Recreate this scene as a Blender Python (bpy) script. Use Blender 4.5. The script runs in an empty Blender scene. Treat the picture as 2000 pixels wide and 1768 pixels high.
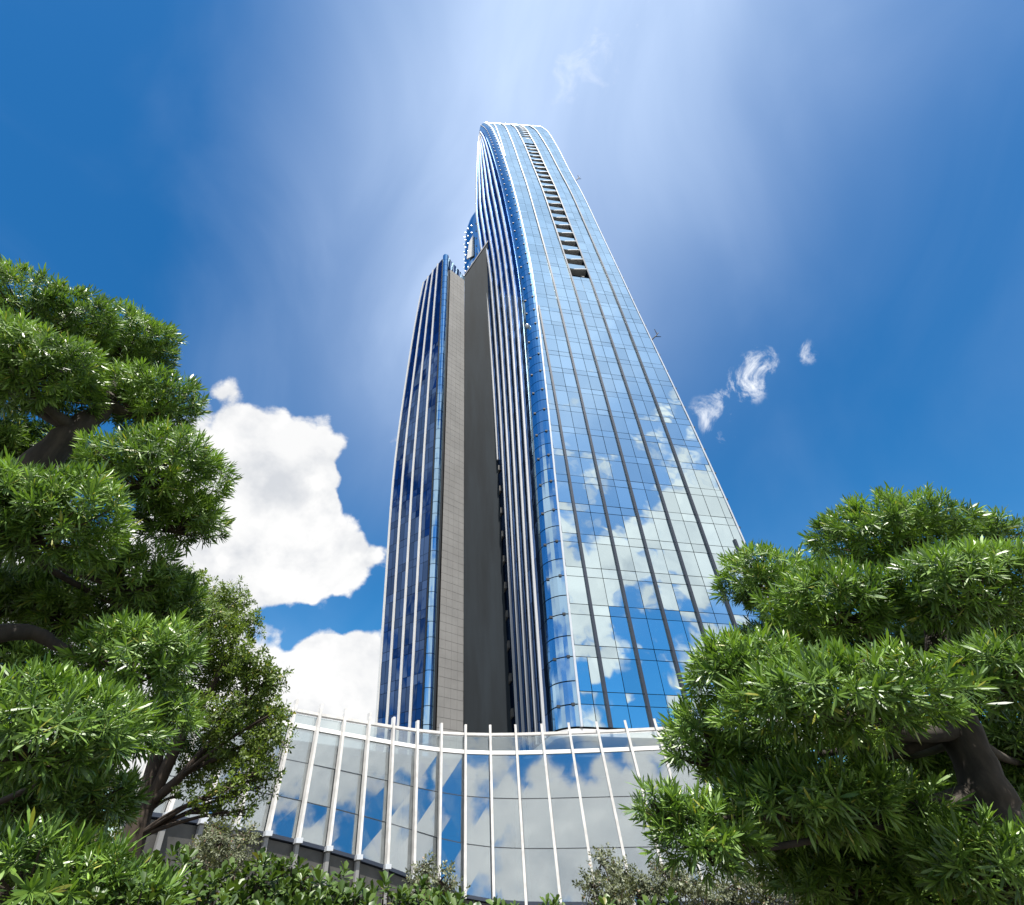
import bpy, math, random
import numpy as np
from mathutils import Vector, Matrix

SEED = 11
R = random.Random(SEED)
rng = np.random.default_rng(SEED)
scene = bpy.context.scene
col = scene.collection

# ------------------------------------------------------------------ camera
FPX, CX, CY = 1050.0, 910.0, 884.0            # focal length and principal point, photograph pixels (2000 x 1768)
PITCH = math.radians(37.2)
EYE = 1.6
CP, SP = math.cos(PITCH), math.sin(PITCH)
cd = bpy.data.cameras.new('camera')
cd.sensor_width = 36.0
cd.lens = FPX / 2000 * 36.0
cd.shift_x = (1000 - CX) / 2000
cd.clip_start = 0.05
cd.clip_end = 6000
cam = bpy.data.objects.new('camera', cd)
col.objects.link(cam)
cam.location = (0, 0, EYE)
cam.rotation_euler = (math.radians(90) + PITCH, 0, 0)
scene.camera = cam


def ray(x, y):
    xc = (x - CX) / FPX
    yc = -(y - CY) / FPX
    return np.array([xc, CP - yc * SP, SP + yc * CP])


def atY(x, y, Y):
    d = ray(x, y)
    p = d * (Y / d[1])
    return np.array([p[0], p[1], p[2] + EYE])


def ndir(x, y):
    d = ray(x, y)
    return d / np.linalg.norm(d)


# ------------------------------------------------------------------ sun and sky
SUN = np.array([0.05, -0.30, 0.953])
SUN = SUN / np.linalg.norm(SUN)
sd = bpy.data.lights.new('sun', 'SUN')
sd.energy = 5.0
sd.angle = math.radians(0.53)
sd.color = (1.0, 0.955, 0.88)
so = bpy.data.objects.new('sun', sd)
col.objects.link(so)
so.rotation_euler = Vector(-SUN).to_track_quat('-Z', 'Y').to_euler()

world = bpy.data.worlds.new('World')
scene.world = world
world.use_nodes = True
nt = world.node_tree
nt.nodes.clear()


def N(tree, kind, **kw):
    n = tree.nodes.new(kind)
    for k, v in kw.items():
        if k.startswith('i_'):
            n.inputs[k[2:].replace('_', ' ')].default_value = v
        else:
            setattr(n, k, v)
    return n


def math_node(tree, op, a, b=None, c=None, clamp=False):
    n = tree.nodes.new('ShaderNodeMath')
    n.operation = op
    n.use_clamp = clamp
    for i, v in enumerate((a, b, c)):
        if v is None:
            continue
        if isinstance(v, (int, float)):
            n.inputs[i].default_value = v
        else:
            tree.links.new(v, n.inputs[i])
    return n.outputs[0]


def maprange(tree, v, a, b, c=0.0, d=1.0, smooth=True):
    n = tree.nodes.new('ShaderNodeMapRange')
    n.interpolation_type = 'SMOOTHSTEP' if smooth else 'LINEAR'
    tree.links.new(v, n.inputs['Value'])
    n.inputs['From Min'].default_value = a
    n.inputs['From Max'].default_value = b
    n.inputs['To Min'].default_value = c
    n.inputs['To Max'].default_value = d
    return n.outputs['Result']


def mixcol(tree, fac, a, b, blend='MIX'):
    n = tree.nodes.new('ShaderNodeMix')
    n.data_type = 'RGBA'
    n.blend_type = blend
    for sock, v in ((n.inputs[0], fac), (n.inputs[6], a), (n.inputs[7], b)):
        if isinstance(v, (int, float)):
            sock.default_value = v
        elif isinstance(v, tuple):
            sock.default_value = (*v, 1.0) if len(v) == 3 else v
        else:
            tree.links.new(v, sock)
    return n.outputs[2]


tc = nt.nodes.new('ShaderNodeTexCoord')
DIR = tc.outputs['Generated']
sky = N(nt, 'ShaderNodeTexSky', sky_type='NISHITA', sun_disc=False,
        sun_elevation=math.asin(SUN[2]), sun_rotation=math.atan2(SUN[0], SUN[1]),
        altitude=200.0, air_density=1.0, dust_density=0.4, ozone_density=2.5)
hs = N(nt, 'ShaderNodeHueSaturation')
hs.inputs['Saturation'].default_value = 1.34
hs.inputs['Value'].default_value = 1.0
hs.inputs['Hue'].default_value = 0.497
nt.links.new(sky.outputs[0], hs.inputs['Color'])
sep = nt.nodes.new('ShaderNodeSeparateXYZ')
nt.links.new(DIR, sep.inputs[0])
ZZ = sep.outputs['Z']
SKYSTR = 0.079


def blob(center, r_in, r_out, amp):
    v = nt.nodes.new('ShaderNodeVectorMath')
    v.operation = 'DOT_PRODUCT'
    nt.links.new(DIR, v.inputs[0])
    v.inputs[1].default_value = tuple(center)
    return maprange(nt, v.outputs['Value'], math.cos(math.radians(r_out)), math.cos(math.radians(r_in)), 0.0, amp)


def wnoise(scale, detail=10.0, rough=0.55, dist=0.0, off=(0, 0, 0), sc=(1, 1, 1), src=None):
    m = nt.nodes.new('ShaderNodeMapping')
    m.inputs['Location'].default_value = off
    m.inputs['Scale'].default_value = sc
    nt.links.new(src or DIR, m.inputs['Vector'])
    n = nt.nodes.new('ShaderNodeTexNoise')
    nt.links.new(m.outputs[0], n.inputs['Vector'])
    n.inputs['Scale'].default_value = scale
    n.inputs['Detail'].default_value = detail
    n.inputs['Roughness'].default_value = rough
    n.inputs['Distortion'].default_value = dist
    return n.outputs['Fac']


# cumulus: one noise field over the whole dome, denser towards the horizon,
# gathered into the heaps seen on the left of the photograph
n1 = wnoise(5.6, 12.0, 0.58, 0.15, off=(3.1, 1.7, 0.4), sc=(1, 1, 1.2))
n1u = wnoise(5.6, 5.0, 0.58, 0.15, off=(3.1, 1.7, 0.46), sc=(1, 1, 1.2))
n0 = wnoise(2.1, 3.0, 0.5, 0.1, off=(0.3, 4.2, 1.9))
field = math_node(nt, 'ADD', math_node(nt, 'MULTIPLY', n1, 0.78), math_node(nt, 'MULTIPLY', n0, 0.32))
band = maprange(nt, ZZ, 0.90, 0.60, -0.14, 0.195)
field = math_node(nt, 'ADD', field, band)
heap = None
for (bx, by, ri, ro, am) in [
        (420, 820, 1, 10, 0.27), (490, 960, 2, 9.5, 0.24), (590, 1080, 1, 8.5, 0.26), (610, 850, 0.5, 4.5, 0.20), (570, 960, 1, 6, 0.26),
        (650, 1345, 2, 8, 0.29), (420, 1340, 3, 12, 0.20), (660, 1150, 0.5, 4, 0.17), (360, 1090, 2, 9, 0.20), (440, 735, 1.0, 5.5, 0.30), (400, 760, 1.0, 5, 0.28)]:
    b = blob(ndir(bx, by), ri, ro, am)
    heap = b if heap is None else math_node(nt, 'MAXIMUM', heap, b)
field = math_node(nt, 'ADD', field, math_node(nt, 'MULTIPLY', heap, 0.86))
for (bx, by, ri, ro, am) in [
        (545, 1215, 0.5, 4.0, -0.24), (630, 1205, 0.3, 3.4, -0.22), (700, 1185, 0.3, 3.4, -0.2), (660, 680, 5, 13, -0.32), (120, 500, 10, 26, -0.32), (760, 960, 2, 7, -0.28), (720, 1200, 0.5, 4, -0.14),
        (1600, 900, 18, 38, -0.54), (1450, 500, 10, 34, -0.26), (1180, 900, 6, 16, -0.28)]:
    field = math_node(nt, 'ADD', field, blob(ndir(bx, by), ri, ro, am))
wp = nt.nodes.new('ShaderNodeVectorMath'); wp.operation = 'ADD'
wn = nt.nodes.new('ShaderNodeTexNoise'); wn.inputs['Scale'].default_value = 9.0; wn.inputs['Detail'].default_value = 6.0
nt.links.new(DIR, wn.inputs['Vector'])
wsc = nt.nodes.new('ShaderNodeVectorMath'); wsc.operation = 'SCALE'; wsc.inputs['Scale'].default_value = 0.10
nt.links.new(wn.outputs['Color'], wsc.inputs[0])
nt.links.new(DIR, wp.inputs[0]); nt.links.new(wsc.outputs[0], wp.inputs[1])


def billow(scale):
    v = nt.nodes.new('ShaderNodeTexVoronoi')
    v.feature = 'F1'
    v.inputs['Scale'].default_value = scale
    v.inputs['Detail'].default_value = 1.0
    v.inputs['Roughness'].default_value = 0.5
    nt.links.new(wp.outputs[0], v.inputs['Vector'])
    return v.outputs['Distance']


bil = billow(13.0)
field = math_node(nt, 'ADD', field, math_node(nt, 'MULTIPLY_ADD', bil, -0.26, 0.13))
field = math_node(nt, 'ADD', field, maprange(nt, ZZ, 0.55, 0.30, 0.0, -0.05))
cum = maprange(nt, field, 0.565, 0.665)
# small torn scraps in the clear part
wis = wnoise(20.0, 10.0, 0.66, 0.5, off=(5.0, 2.0, 7.7), sc=(1.0, 1.0, 0.6))
wb = None
for (bx, by, ri, ro, am) in [(1388, 812, 0.0, 2.6, 0.8), (1422, 782, 0.0, 2.4, 0.8), (1455, 748, 0.0, 2.6, 1.0), (1476, 716, 0.0, 2.2, 1.0), (1500, 702, 0.0, 1.5, 0.7),
                             (1238, 22, 0.0, 2.2, 1.0), (1575, 688, 0.0, 1.4, 0.7), (1417, 848, 0.0, 1.3, 0.7), (1130, 130, 0.5, 4.5, 0.22)]:
    b = blob(ndir(bx, by), ri, ro, am)
    wb = b if wb is None else math_node(nt, 'MAXIMUM', wb, b)
scrap = math_node(nt, 'MULTIPLY', maprange(nt, math_node(nt, 'MULTIPLY_ADD', wb, 0.10, wis), 0.54, 0.74), wb)
# high thin veil, streaky, thickest overhead
vm = nt.nodes.new('ShaderNodeVectorMath'); vm.operation = 'DIVIDE'
zc = math_node(nt, 'ADD', math_node(nt, 'MAXIMUM', ZZ, 0.0), 0.25)
cmb = nt.nodes.new('ShaderNodeCombineXYZ')
for i in range(3):
    nt.links.new(zc, cmb.inputs[i])
nt.links.new(DIR, vm.inputs[0]); nt.links.new(cmb.outputs[0], vm.inputs[1])
v1 = wnoise(2.4, 6.0, 0.48, 0.6, off=(1.4, 0.2, 0.6), sc=(1.5, 0.9, 0.8))
v2 = wnoise(0.9, 3.0, 0.5, 0.4, off=(7.4, 2.2, 0), src=vm.outputs[0])
xo = math_node(nt, 'ADD', sep.outputs['X'], math_node(nt, 'ADD', math_node(nt, 'MULTIPLY', v2, -0.30), 0.03))
xo = math_node(nt, 'ABSOLUTE', math_node(nt, 'ADD', xo, math_node(nt, 'MULTIPLY_ADD', sep.outputs['Y'], 0.38, -0.12)))
bandx = maprange(nt, xo, 0.58, 0.0)
bandz = maprange(nt, ZZ, 0.36, 0.92)
veil = math_node(nt, 'MULTIPLY', math_node(nt, 'MULTIPLY', bandx, bandz), maprange(nt, v1, 0.28, 0.72, 0.64, 1.03, smooth=False))
veil = math_node(nt, 'ADD', veil, math_node(nt, 'MULTIPLY', maprange(nt, v1, 0.38, 0.75), maprange(nt, sep.outputs['Y'], 0.25, -0.35, 0.10, 0.55)), clamp=True)
veil = math_node(nt, 'MULTIPLY', veil, maprange(nt, ZZ, 0.80, 1.0, 0.78, 0.82))
# colours (linear radiance)
skyc = mixcol(nt, 1.0, hs.outputs[0], (SKYSTR * 0.62, SKYSTR * 1.02, SKYSTR * 1.10), 'MULTIPLY')
cs = wnoise(4.0, 7.0, 0.6, 0.3, off=(0.7, 8.1, 2.2))
lit = maprange(nt, math_node(nt, 'SUBTRACT', n1, n1u), -0.24, 0.12, 0.0, 0.75)
shade = math_node(nt, 'ADD', math_node(nt, 'ADD', lit, maprange(nt, cs, 0.40, 0.62, -0.10, 0.20)), maprange(nt, bil, 0.15, 0.6, 0.35, 0.0), clamp=True)
cumc = mixcol(nt, shade, (0.40, 0.415, 0.44), (0.64, 0.635, 0.625))
skyc = mixcol(nt, veil, skyc, (0.44, 0.54, 0.71))
skyc = mixcol(nt, math_node(nt, 'MULTIPLY', scrap, 0.9), skyc, (0.66, 0.68, 0.70))
skyc = mixcol(nt, cum, skyc, cumc)
bg = nt.nodes.new('ShaderNodeBackground')
nt.links.new(skyc, bg.inputs['Color'])
bg.inputs['Strength'].default_value = 0.80
wo = nt.nodes.new('ShaderNodeOutputWorld')
nt.links.new(bg.outputs[0], wo.inputs['Surface'])

vs = scene.view_settings
vs.view_transform = 'Standard'
vs.look = 'None'
vs.exposure = 1.12
vs.gamma = 1.0
vs.use_curve_mapping = False
scene.cycles.max_bounces = 8
scene.cycles.transparent_max_bounces = 12
scene.cycles.caustics_reflective = False
scene.cycles.caustics_refractive = False


# ------------------------------------------------------------------ materials
def new_mat(name):
    m = bpy.data.materials.new(name)
    m.use_nodes = True
    t = m.node_tree
    p = t.nodes['Principled BSDF']
    return m, t, p


def noise_fac(t, scale, detail=4.0, rough=0.55, coord='Object', sc=None):
    c = t.nodes.new('ShaderNodeTexCoord')
    src = c.outputs[coord]
    if sc:
        mp = t.nodes.new('ShaderNodeMapping')
        mp.inputs['Scale'].default_value = sc
        t.links.new(src, mp.inputs[0])
        src = mp.outputs[0]
    n = t.nodes.new('ShaderNodeTexNoise')
    t.links.new(src, n.inputs['Vector'])
    n.inputs['Scale'].default_value = scale
    n.inputs['Detail'].default_value = detail
    n.inputs['Roughness'].default_value = rough
    return n.outputs['Fac']


def plain(name, c, rough=0.5, metal=0.0, var=0.12, scale=0.6, bump=0.0, bscale=20.0, sc=None):
    m, t, p = new_mat(name)
    f = noise_fac(t, scale, 6.0, 0.6, sc=sc)
    lo = tuple(x * (1 - var) for x in c)
    hi = tuple(min(1, x * (1 + var)) for x in c)
    t.links.new(mixcol(t, maprange(t, f, 0.3, 0.7), lo, hi), p.inputs['Base Color'])
    p.inputs['Roughness'].default_value = rough
    p.inputs['Metallic'].default_value = metal
    if bump:
        b = t.nodes.new('ShaderNodeBump')
        b.inputs['Strength'].default_value = bump
        t.links.new(noise_fac(t, bscale, 5.0), b.inputs['Height'])
        t.links.new(b.outputs[0], p.inputs['Normal'])
    return m


def mirror_glass(name, tint, under, refl, rough=0.022, wave=0.02, wscale=0.35, var=0.10):
    """coated facade glass: a tinted mirror over a dark room"""
    m, t, p = new_mat(name)
    t.nodes.remove(p)
    out = t.nodes['Material Output']
    geo = t.nodes.new('ShaderNodeNewGeometry')
    oi = t.nodes.new('ShaderNodeObjectInfo')
    rnd = math_node(t, 'FRACT', math_node(t, 'ADD', geo.outputs['Random Per Island'], oi.outputs['Random']))
    bump = t.nodes.new('ShaderNodeBump')
    bump.inputs['Strength'].default_value = wave
    bump.inputs['Distance'].default_value = 1.0
    t.links.new(noise_fac(t, wscale, 2.0, 0.4), bump.inputs['Height'])
    g = t.nodes.new('ShaderNodeBsdfGlossy')
    g.inputs['Roughness'].default_value = rough
    t.links.new(mixcol(t, rnd, tuple(x * (1 - var) for x in tint), tint), g.inputs['Color'])
    t.links.new(bump.outputs[0], g.inputs['Normal'])
    d = t.nodes.new('ShaderNodeBsdfDiffuse')
    t.links.new(mixcol(t, rnd, tuple(x * 0.6 for x in under), under), d.inputs['Color'])
    lw = t.nodes.new('ShaderNodeLayerWeight')
    lw.inputs['Blend'].default_value = 0.25
    fac = maprange(t, lw.outputs['Fresnel'], 0.0, 1.0, refl, 1.0, smooth=False)
    ms = t.nodes.new('ShaderNodeMixShader')
    t.links.new(fac, ms.inputs[0])
    t.links.new(d.outputs[0], ms.inputs[1])
    t.links.new(g.outputs[0], ms.inputs[2])
    t.links.new(ms.outputs[0], out.inputs['Surface'])
    return m


def clear_glass(name, tint, refl):
    m, t, p = new_mat(name)
    t.nodes.remove(p)
    out = t.nodes['Material Output']
    g = t.nodes.new('ShaderNodeBsdfGlossy')
    g.inputs['Roughness'].default_value = 0.01
    g.inputs['Color'].default_value = (0.88, 0.94, 0.96, 1)
    bump = t.nodes.new('ShaderNodeBump')
    bump.inputs['Strength'].default_value = 0.03
    t.links.new(noise_fac(t, 0.8, 2.0, 0.4), bump.inputs['Height'])
    t.links.new(bump.outputs[0], g.inputs['Normal'])
    tr = t.nodes.new('ShaderNodeBsdfTransparent')
    tr.inputs['Color'].default_value = (*tint, 1)
    lw = t.nodes.new('ShaderNodeLayerWeight')
    lw.inputs['Blend'].default_value = 0.3
    fac = maprange(t, lw.outputs['Fresnel'], 0.0, 1.0, refl, 1.0, smooth=False)
    ms = t.nodes.new('ShaderNodeMixShader')
    t.links.new(fac, ms.inputs[0])
    t.links.new(tr.outputs[0], ms.inputs[1])
    t.links.new(g.outputs[0], ms.inputs[2])
    t.links.new(ms.outputs[0], out.inputs['Surface'])
    return m


def leaf_mat(name, dark, light, trans=0.35, rough=0.32, spec=0.5):
    m, t, p = new_mat(name)
    out = t.nodes['Material Output']
    geo = t.nodes.new('ShaderNodeNewGeometry')
    oi = t.nodes.new('ShaderNodeObjectInfo')
    rnd = math_node(t, 'FRACT', math_node(t, 'ADD', geo.outputs['Random Per Island'], oi.outputs['Random']))
    big = noise_fac(t, 1.9, 3.0, 0.5, coord='Object')
    fac = math_node(t, 'ADD', math_node(t, 'MULTIPLY', rnd, 0.7), maprange(t, big, 0.35, 0.7, 0.0, 0.4), clamp=True)
    c = mixcol(t, fac, dark, light)
    dead = math_node(t, 'FRACT', math_node(t, 'MULTIPLY', rnd, 57.31))
    c = mixcol(t, maprange(t, dead, 0.975, 0.985), c, (light[0] * 1.5, light[1] * 0.95, light[2] * 1.1))
    t.links.new(c, p.inputs['Base Color'])
    p.inputs['Roughness'].default_value = rough
    p.inputs['Specular IOR Level'].default_value = spec
    tl = t.nodes.new('ShaderNodeBsdfTranslucent')
    t.links.new(mixcol(t, 1.0, c, (1.25, 1.3, 0.55), 'MULTIPLY'), tl.inputs['Color'])
    ms = t.nodes.new('ShaderNodeMixShader')
    ms.inputs[0].default_value = trans
    t.links.new(p.outputs[0], ms.inputs[1])
    t.links.new(tl.outputs[0], ms.inputs[2])
    t.links.new(ms.outputs[0], out.inputs['Surface'])
    return m


M = {}
M['glass'] = mirror_glass('blue_mirror_glass', (0.82, 0.97, 1.0), (0.04, 0.10, 0.15), 0.88, var=0.16)
M['glass_corner'] = mirror_glass('blue_curved_glass', (0.50, 0.74, 0.96), (0.02, 0.07, 0.14), 0.72, rough=0.05)
M['glass_dark_sky'] = mirror_glass('blue_glass_dark_sky_tint', (0.14, 0.25, 0.52), (0.004, 0.009, 0.022), 0.5, var=0.45)  # same facade glass; the darker sky it mirrors is put into the tint
M['podium_glass'] = clear_glass('podium_glass', (0.66, 0.73, 0.75), 0.46)
M['parapet_glass'] = clear_glass('parapet_glass', (0.86, 0.90, 0.90), 0.22)
M['core'] = plain('dark_backing', (0.02, 0.025, 0.032), 0.6)
M['rib'] = plain('grey_metal_rib', (0.022, 0.030, 0.048), 0.5, 0.2, 0.08)
M['trim'] = plain('bright_metal_trim', (0.60, 0.62, 0.64), 0.3, 0.5, 0.05)
M['white'] = plain('white_fin_paint', (0.70, 0.69, 0.675), 0.35, 0.0, 0.05)
M['post'] = plain('cream_post_paint', (0.52, 0.505, 0.485), 0.4, 0.0, 0.14, scale=2.5)
M['sidefin'] = plain('grey_side_fin', (0.50, 0.51, 0.53), 0.4, 0.2, 0.08, sc=(1, 1, 0.1))
M['tile'] = plain('grey_stone_tile', (0.265, 0.262, 0.258), 0.7, 0.0, 0.10, scale=0.25)
M['joint'] = plain('tile_joint', (0.11, 0.105, 0.10), 0.9)
M['darkwall'] = plain('dark_slate_wall', (0.013, 0.019, 0.025), 0.95, 0.0, 0.30, scale=0.5, sc=(1, 1, 0.12))
M['slab'] = plain('pale_slab', (0.42, 0.43, 0.45), 0.6)
M['roofpale'] = plain('pale_soffit', (0.66, 0.65, 0.63), 0.6)
M['interior'] = plain('interior_grey', (0.10, 0.105, 0.105), 0.8)
M['plinth'] = plain('dark_plinth', (0.07, 0.068, 0.064), 0.6, var=0.25, scale=1.2)
M['bark'] = plain('grey_brown_bark', (0.036, 0.029, 0.022), 0.9, var=0.45, scale=14.0, bump=0.7, bscale=40.0, sc=(1, 1, 0.25))
M['bark_dark'] = plain('dark_bark', (0.045, 0.032, 0.023), 0.9, var=0.5, scale=10.0, bump=0.7, bscale=30.0, sc=(1, 1, 0.25))
M['pine'] = leaf_mat('podocarpus_leaf', (0.020, 0.062, 0.014), (0.215, 0.35, 0.055), 0.24, 0.40, 0.55)
M['broad'] = leaf_mat('camphor_leaf', (0.045, 0.085, 0.016), (0.17, 0.235, 0.048), 0.40, 0.45, 0.35)
M['shrub'] = leaf_mat('shrub_leaf', (0.024, 0.056, 0.012), (0.11, 0.17, 0.036), 0.22, 0.42, 0.4)
M['fine'] = leaf_mat('fine_shrub_leaf', (0.06, 0.075, 0.04), (0.20, 0.22, 0.13), 0.25, 0.5)
M['lime'] = leaf_mat('lime_leaf', (0.07, 0.13, 0.02), (0.16, 0.23, 0.045), 0.45, 0.4)
M['soil'] = plain('soil', (0.06, 0.05, 0.038), 0.95, var=0.4, scale=3.0, bump=0.6, bscale=12.0)
M['paving'] = plain('paving', (0.10, 0.10, 0.09), 0.8, var=0.15, scale=0.8)


# ------------------------------------------------------------------ mesh helpers
ORIG = {}


def link(o, parent=None, **props):
    col.objects.link(o)
    if parent is not None:
        o.parent = parent
        o.matrix_parent_inverse = Matrix.Translation(-Vector(ORIG.get(parent.name, (0, 0, 0))))
    for k, v in props.items():
        o[k] = v
    return o


def empty(name, loc, label, category, group=None):
    o = bpy.data.objects.new(name, None)
    o.empty_display_size = 0.3
    o.location = loc
    col.objects.link(o)
    ORIG[o.name] = tuple(loc)
    o['label'] = label
    o['category'] = category
    if group:
        o['group'] = group
    return o


class MB:
    def __init__(self):
        self.v = []
        self.f = []

    def add(self, verts, faces):
        k = len(self.v)
        self.v.extend([tuple(map(float, p)) for p in verts])
        self.f.extend([tuple(i + k for i in f) for f in faces])

    def hexa(self, a, b):
        """a: 4 corner points of one face (ccw seen from outside), b: 4 matching points behind"""
        self.add(list(a) + list(b), [(0, 1, 2, 3), (7, 6, 5, 4), (0, 4, 5, 1), (1, 5, 6, 2), (2, 6, 7, 3), (3, 7, 4, 0)])

    def box(self, lo, hi):
        x0, y0, z0 = lo
        x1, y1, z1 = hi
        self.hexa([(x0, y0, z0), (x1, y0, z0), (x1, y0, z1), (x0, y0, z1)],
                  [(x0, y1, z0), (x1, y1, z0), (x1, y1, z1), (x0, y1, z1)])

    def beam(self, p0, p1, side, out, w, d0, d1):
        """bar from p0 to p1; w wide along side, from d0 to d1 along out"""
        p0, p1, s, o = map(lambda q: np.asarray(q, float), (p0, p1, side, out))
        f = [p0 - s * w / 2 + o * d1, p0 + s * w / 2 + o * d1, p1 + s * w / 2 + o * d1, p1 - s * w / 2 + o * d1]
        b = [p0 - s * w / 2 + o * d0, p0 + s * w / 2 + o * d0, p1 + s * w / 2 + o * d0, p1 - s * w / 2 + o * d0]
        self.hexa(f, b)

    def strip(self, rows):
        """rows: list of rings (lists of n points, closed); walls between them plus end caps"""
        n = len(rows[0])
        k = len(self.v)
        for r in rows:
            self.v.extend([tuple(map(float, p)) for p in r])
        for i in range(len(rows) - 1):
            for j in range(n):
                a = k + i * n + j
                b = k + i * n + (j + 1) % n
                self.f.append((a, b, b + n, a + n))
        self.f.append(tuple(k + j for j in range(n))[::-1])
        e = k + (len(rows) - 1) * n
        self.f.append(tuple(e + j for j in range(n)))

    def tube(self, pts, rad, n=7):
        pts = [np.asarray(p, float) for p in pts]
        rows = []
        u = None
        for i, p in enumerate(pts):
            t = pts[min(i + 1, len(pts) - 1)] - pts[max(i - 1, 0)]
            t = t / (np.linalg.norm(t) + 1e-9)
            if u is None:
                u = np.cross(t, (0.31, 0.17, 0.93) if abs(t[2]) < 0.9 else (1, 0, 0))
            u = u - t * np.dot(u, t)
            u = u / (np.linalg.norm(u) + 1e-9)
            w = np.cross(t, u)
            rows.append([p + rad[i] * (math.cos(a) * u + math.sin(a) * w)
                         for a in [2 * math.pi * j / n for j in range(n)]])
        self.strip(rows)

    def build(self, name, mat, parent=None, smooth=False, **props):
        me = bpy.data.meshes.new(name)
        me.from_pydata(self.v, [], self.f)
        me.materials.append(mat)
        if smooth:
            me.polygons.foreach_set('use_smooth', [True] * len(me.polygons))
        me.update()
        return link(bpy.data.objects.new(name, me), parent, **props)


def tri_mesh(name, V, T, mat):
    me = bpy.data.meshes.new(name)
    V = np.ascontiguousarray(V, np.float32)
    T = np.ascontiguousarray(T, np.int32)
    me.vertices.add(len(V))
    me.vertices.foreach_set('co', V.ravel())
    me.loops.add(len(T) * 3)
    me.loops.foreach_set('vertex_index', T.ravel())
    me.polygons.add(len(T))
    me.polygons.foreach_set('loop_start', np.arange(0, len(T) * 3, 3, dtype=np.int32))
    me.polygons.foreach_set('loop_total', np.full(len(T), 3, np.int32))
    me.materials.append(mat)
    me.update(calc_edges=True)
    me.validate()
    return me


def curve_fn(xs, ys, sigma=6.0):
    g = np.arange(-40.0, 300.0, 1.0)
    xs = np.asarray(xs, float)
    ys = np.asarray(ys, float)
    v = np.interp(g, xs, ys)
    lo, hi = g < xs[0], g > xs[-1]
    v[lo] = ys[0] + (g[lo] - xs[0]) * (ys[1] - ys[0]) / (xs[1] - xs[0])
    v[hi] = ys[-1] + (g[hi] - xs[-1]) * (ys[-1] - ys[-2]) / (xs[-1] - xs[-2])
    k = np.exp(-0.5 * (np.arange(-30, 31) / sigma) ** 2)
    k /= k.sum()
    vv = np.convolve(np.pad(v, 30, mode='reflect', reflect_type='odd'), k, mode='valid')
    return lambda h: float(np.interp(h, g, vv))


def unit(v):
    v = np.asarray(v, float)
    return v / (np.linalg.norm(v) + 1e-12)


def pane(mb, q, out, gap, th, lift=0.0):
    """glass plate over the quad q (bl, br, tr, tl), pulled in by gap on each side"""
    q = [np.asarray(p, float) for p in q]
    ex = unit(q[1] - q[0] + q[2] - q[3])
    ez = unit(q[3] - q[0] + q[2] - q[1])
    c = [q[0] + ex * gap + ez * gap, q[1] - ex * gap + ez * gap, q[2] - ex * gap - ez * gap, q[3] + ex * gap - ez * gap]
    o = np.asarray(out, float)
    mb.hexa([p + o * (lift + th) for p in c], [p + o * lift for p in c])


# ------------------------------------------------------------------ ground
g = MB()
g.add([(-3000, -3000, 0), (3000, -3000, 0), (3000, 3000, 0), (-3000, 3000, 0)], [(0, 1, 2, 3)])
g.build('ground', M['paving'], kind='structure')
g = MB()
NX, NY = 40, 14
for j in range(NY + 1):
    for i in range(NX + 1):
        x = -12 + 24 * i / NX
        y = 1.2 + 11 * j / NY
        e = min(i, NX - i, 3) / 3 * min(j, NY - j, 3) / 3
        g.v.append((x, y, 0.012 + e * (0.18 + 0.10 * math.sin(x * 1.7 + y) + 0.07 * math.sin(y * 2.3 - x * 0.8))))
for j in range(NY):
    for i in range(NX):
        a = j * (NX + 1) + i
        g.f.append((a, a + 1, a + NX + 2, a + NX + 1))
g.build('planting_bed', M['soil'], smooth=True, kind='structure')

# ------------------------------------------------------------------ tall glass tower (right)
HT = 223.0
Df = curve_fn([-2, 0, 45, 62, 82, 128, 168, 200, 223], [47.9, 48, 51.6, 53.6, 56.0, 62.8, 71.0, 79.0, 87.0])
Ex = curve_fn([0, 30, 51, 81, 106, 150, 190, 223], [9.2, 10.0, 10.75, 11.75, 11.55, 10.35, 9.0, 7.3])
Rx = curve_fn([0, 25, 50, 75, 106, 150, 223], [31.6, 31.3, 30.2, 29.1, 28.5, 27.9, 28.5])
Sl = curve_fn([0, 150, 223], [0.18, 0.15, 0.06])
Xr = curve_fn([0, 60, 102, 118, 140, 178, 223], [5.6, 5.1, 4.35, 3.5, 2.55, 3.3, 5.0], 4.0)
Yr = curve_fn([0, 102, 118, 140, 178, 223], [70.5, 72.0, 74.0, 77.5, 84.0, 91.4], 4.0)
RibS = curve_fn([0, 71, 95, 150, 223], [0, -0.2, -0.45, -1.3, -2.0])


def rib_x(i, h):
    return 11.95 + (3.63 - 0.13 * h / HT) * i + RibS(h)


def fr(x, h):
    return np.array([x, Df(h) + (x - 10.0) * Sl(h), h + EYE])


def fr_out(x, h):
    a = fr(x + 0.5, h) - fr(x - 0.5, h)
    b = fr(x, h + 1.0) - fr(x, h - 1.0)
    return unit(np.cross(a, b))


def arc(h, k, n=8, grow=0.0):
    """corner curve, k = 0 at the front edge, k = n on the side"""
    e = fr(Ex(h), h)
    a = 0.5 * math.pi * k / n
    rx, ry = 2.0 + grow, 2.5 + grow
    c = e + np.array([0.0, 2.5, 0.0])
    return c + np.array([-math.sin(a) * rx, -math.cos(a) * ry, 0.0])


def side(v, h):
    a = arc(h, 8)
    b = np.array([Xr(h), Yr(h), h + EYE])
    return a * (1 - v) + b * v


tower = empty('glass_tower', (18, 55, 0), 'tall blue glass tower with a curved tapering top and dark vertical ribs', 'tower')
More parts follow.
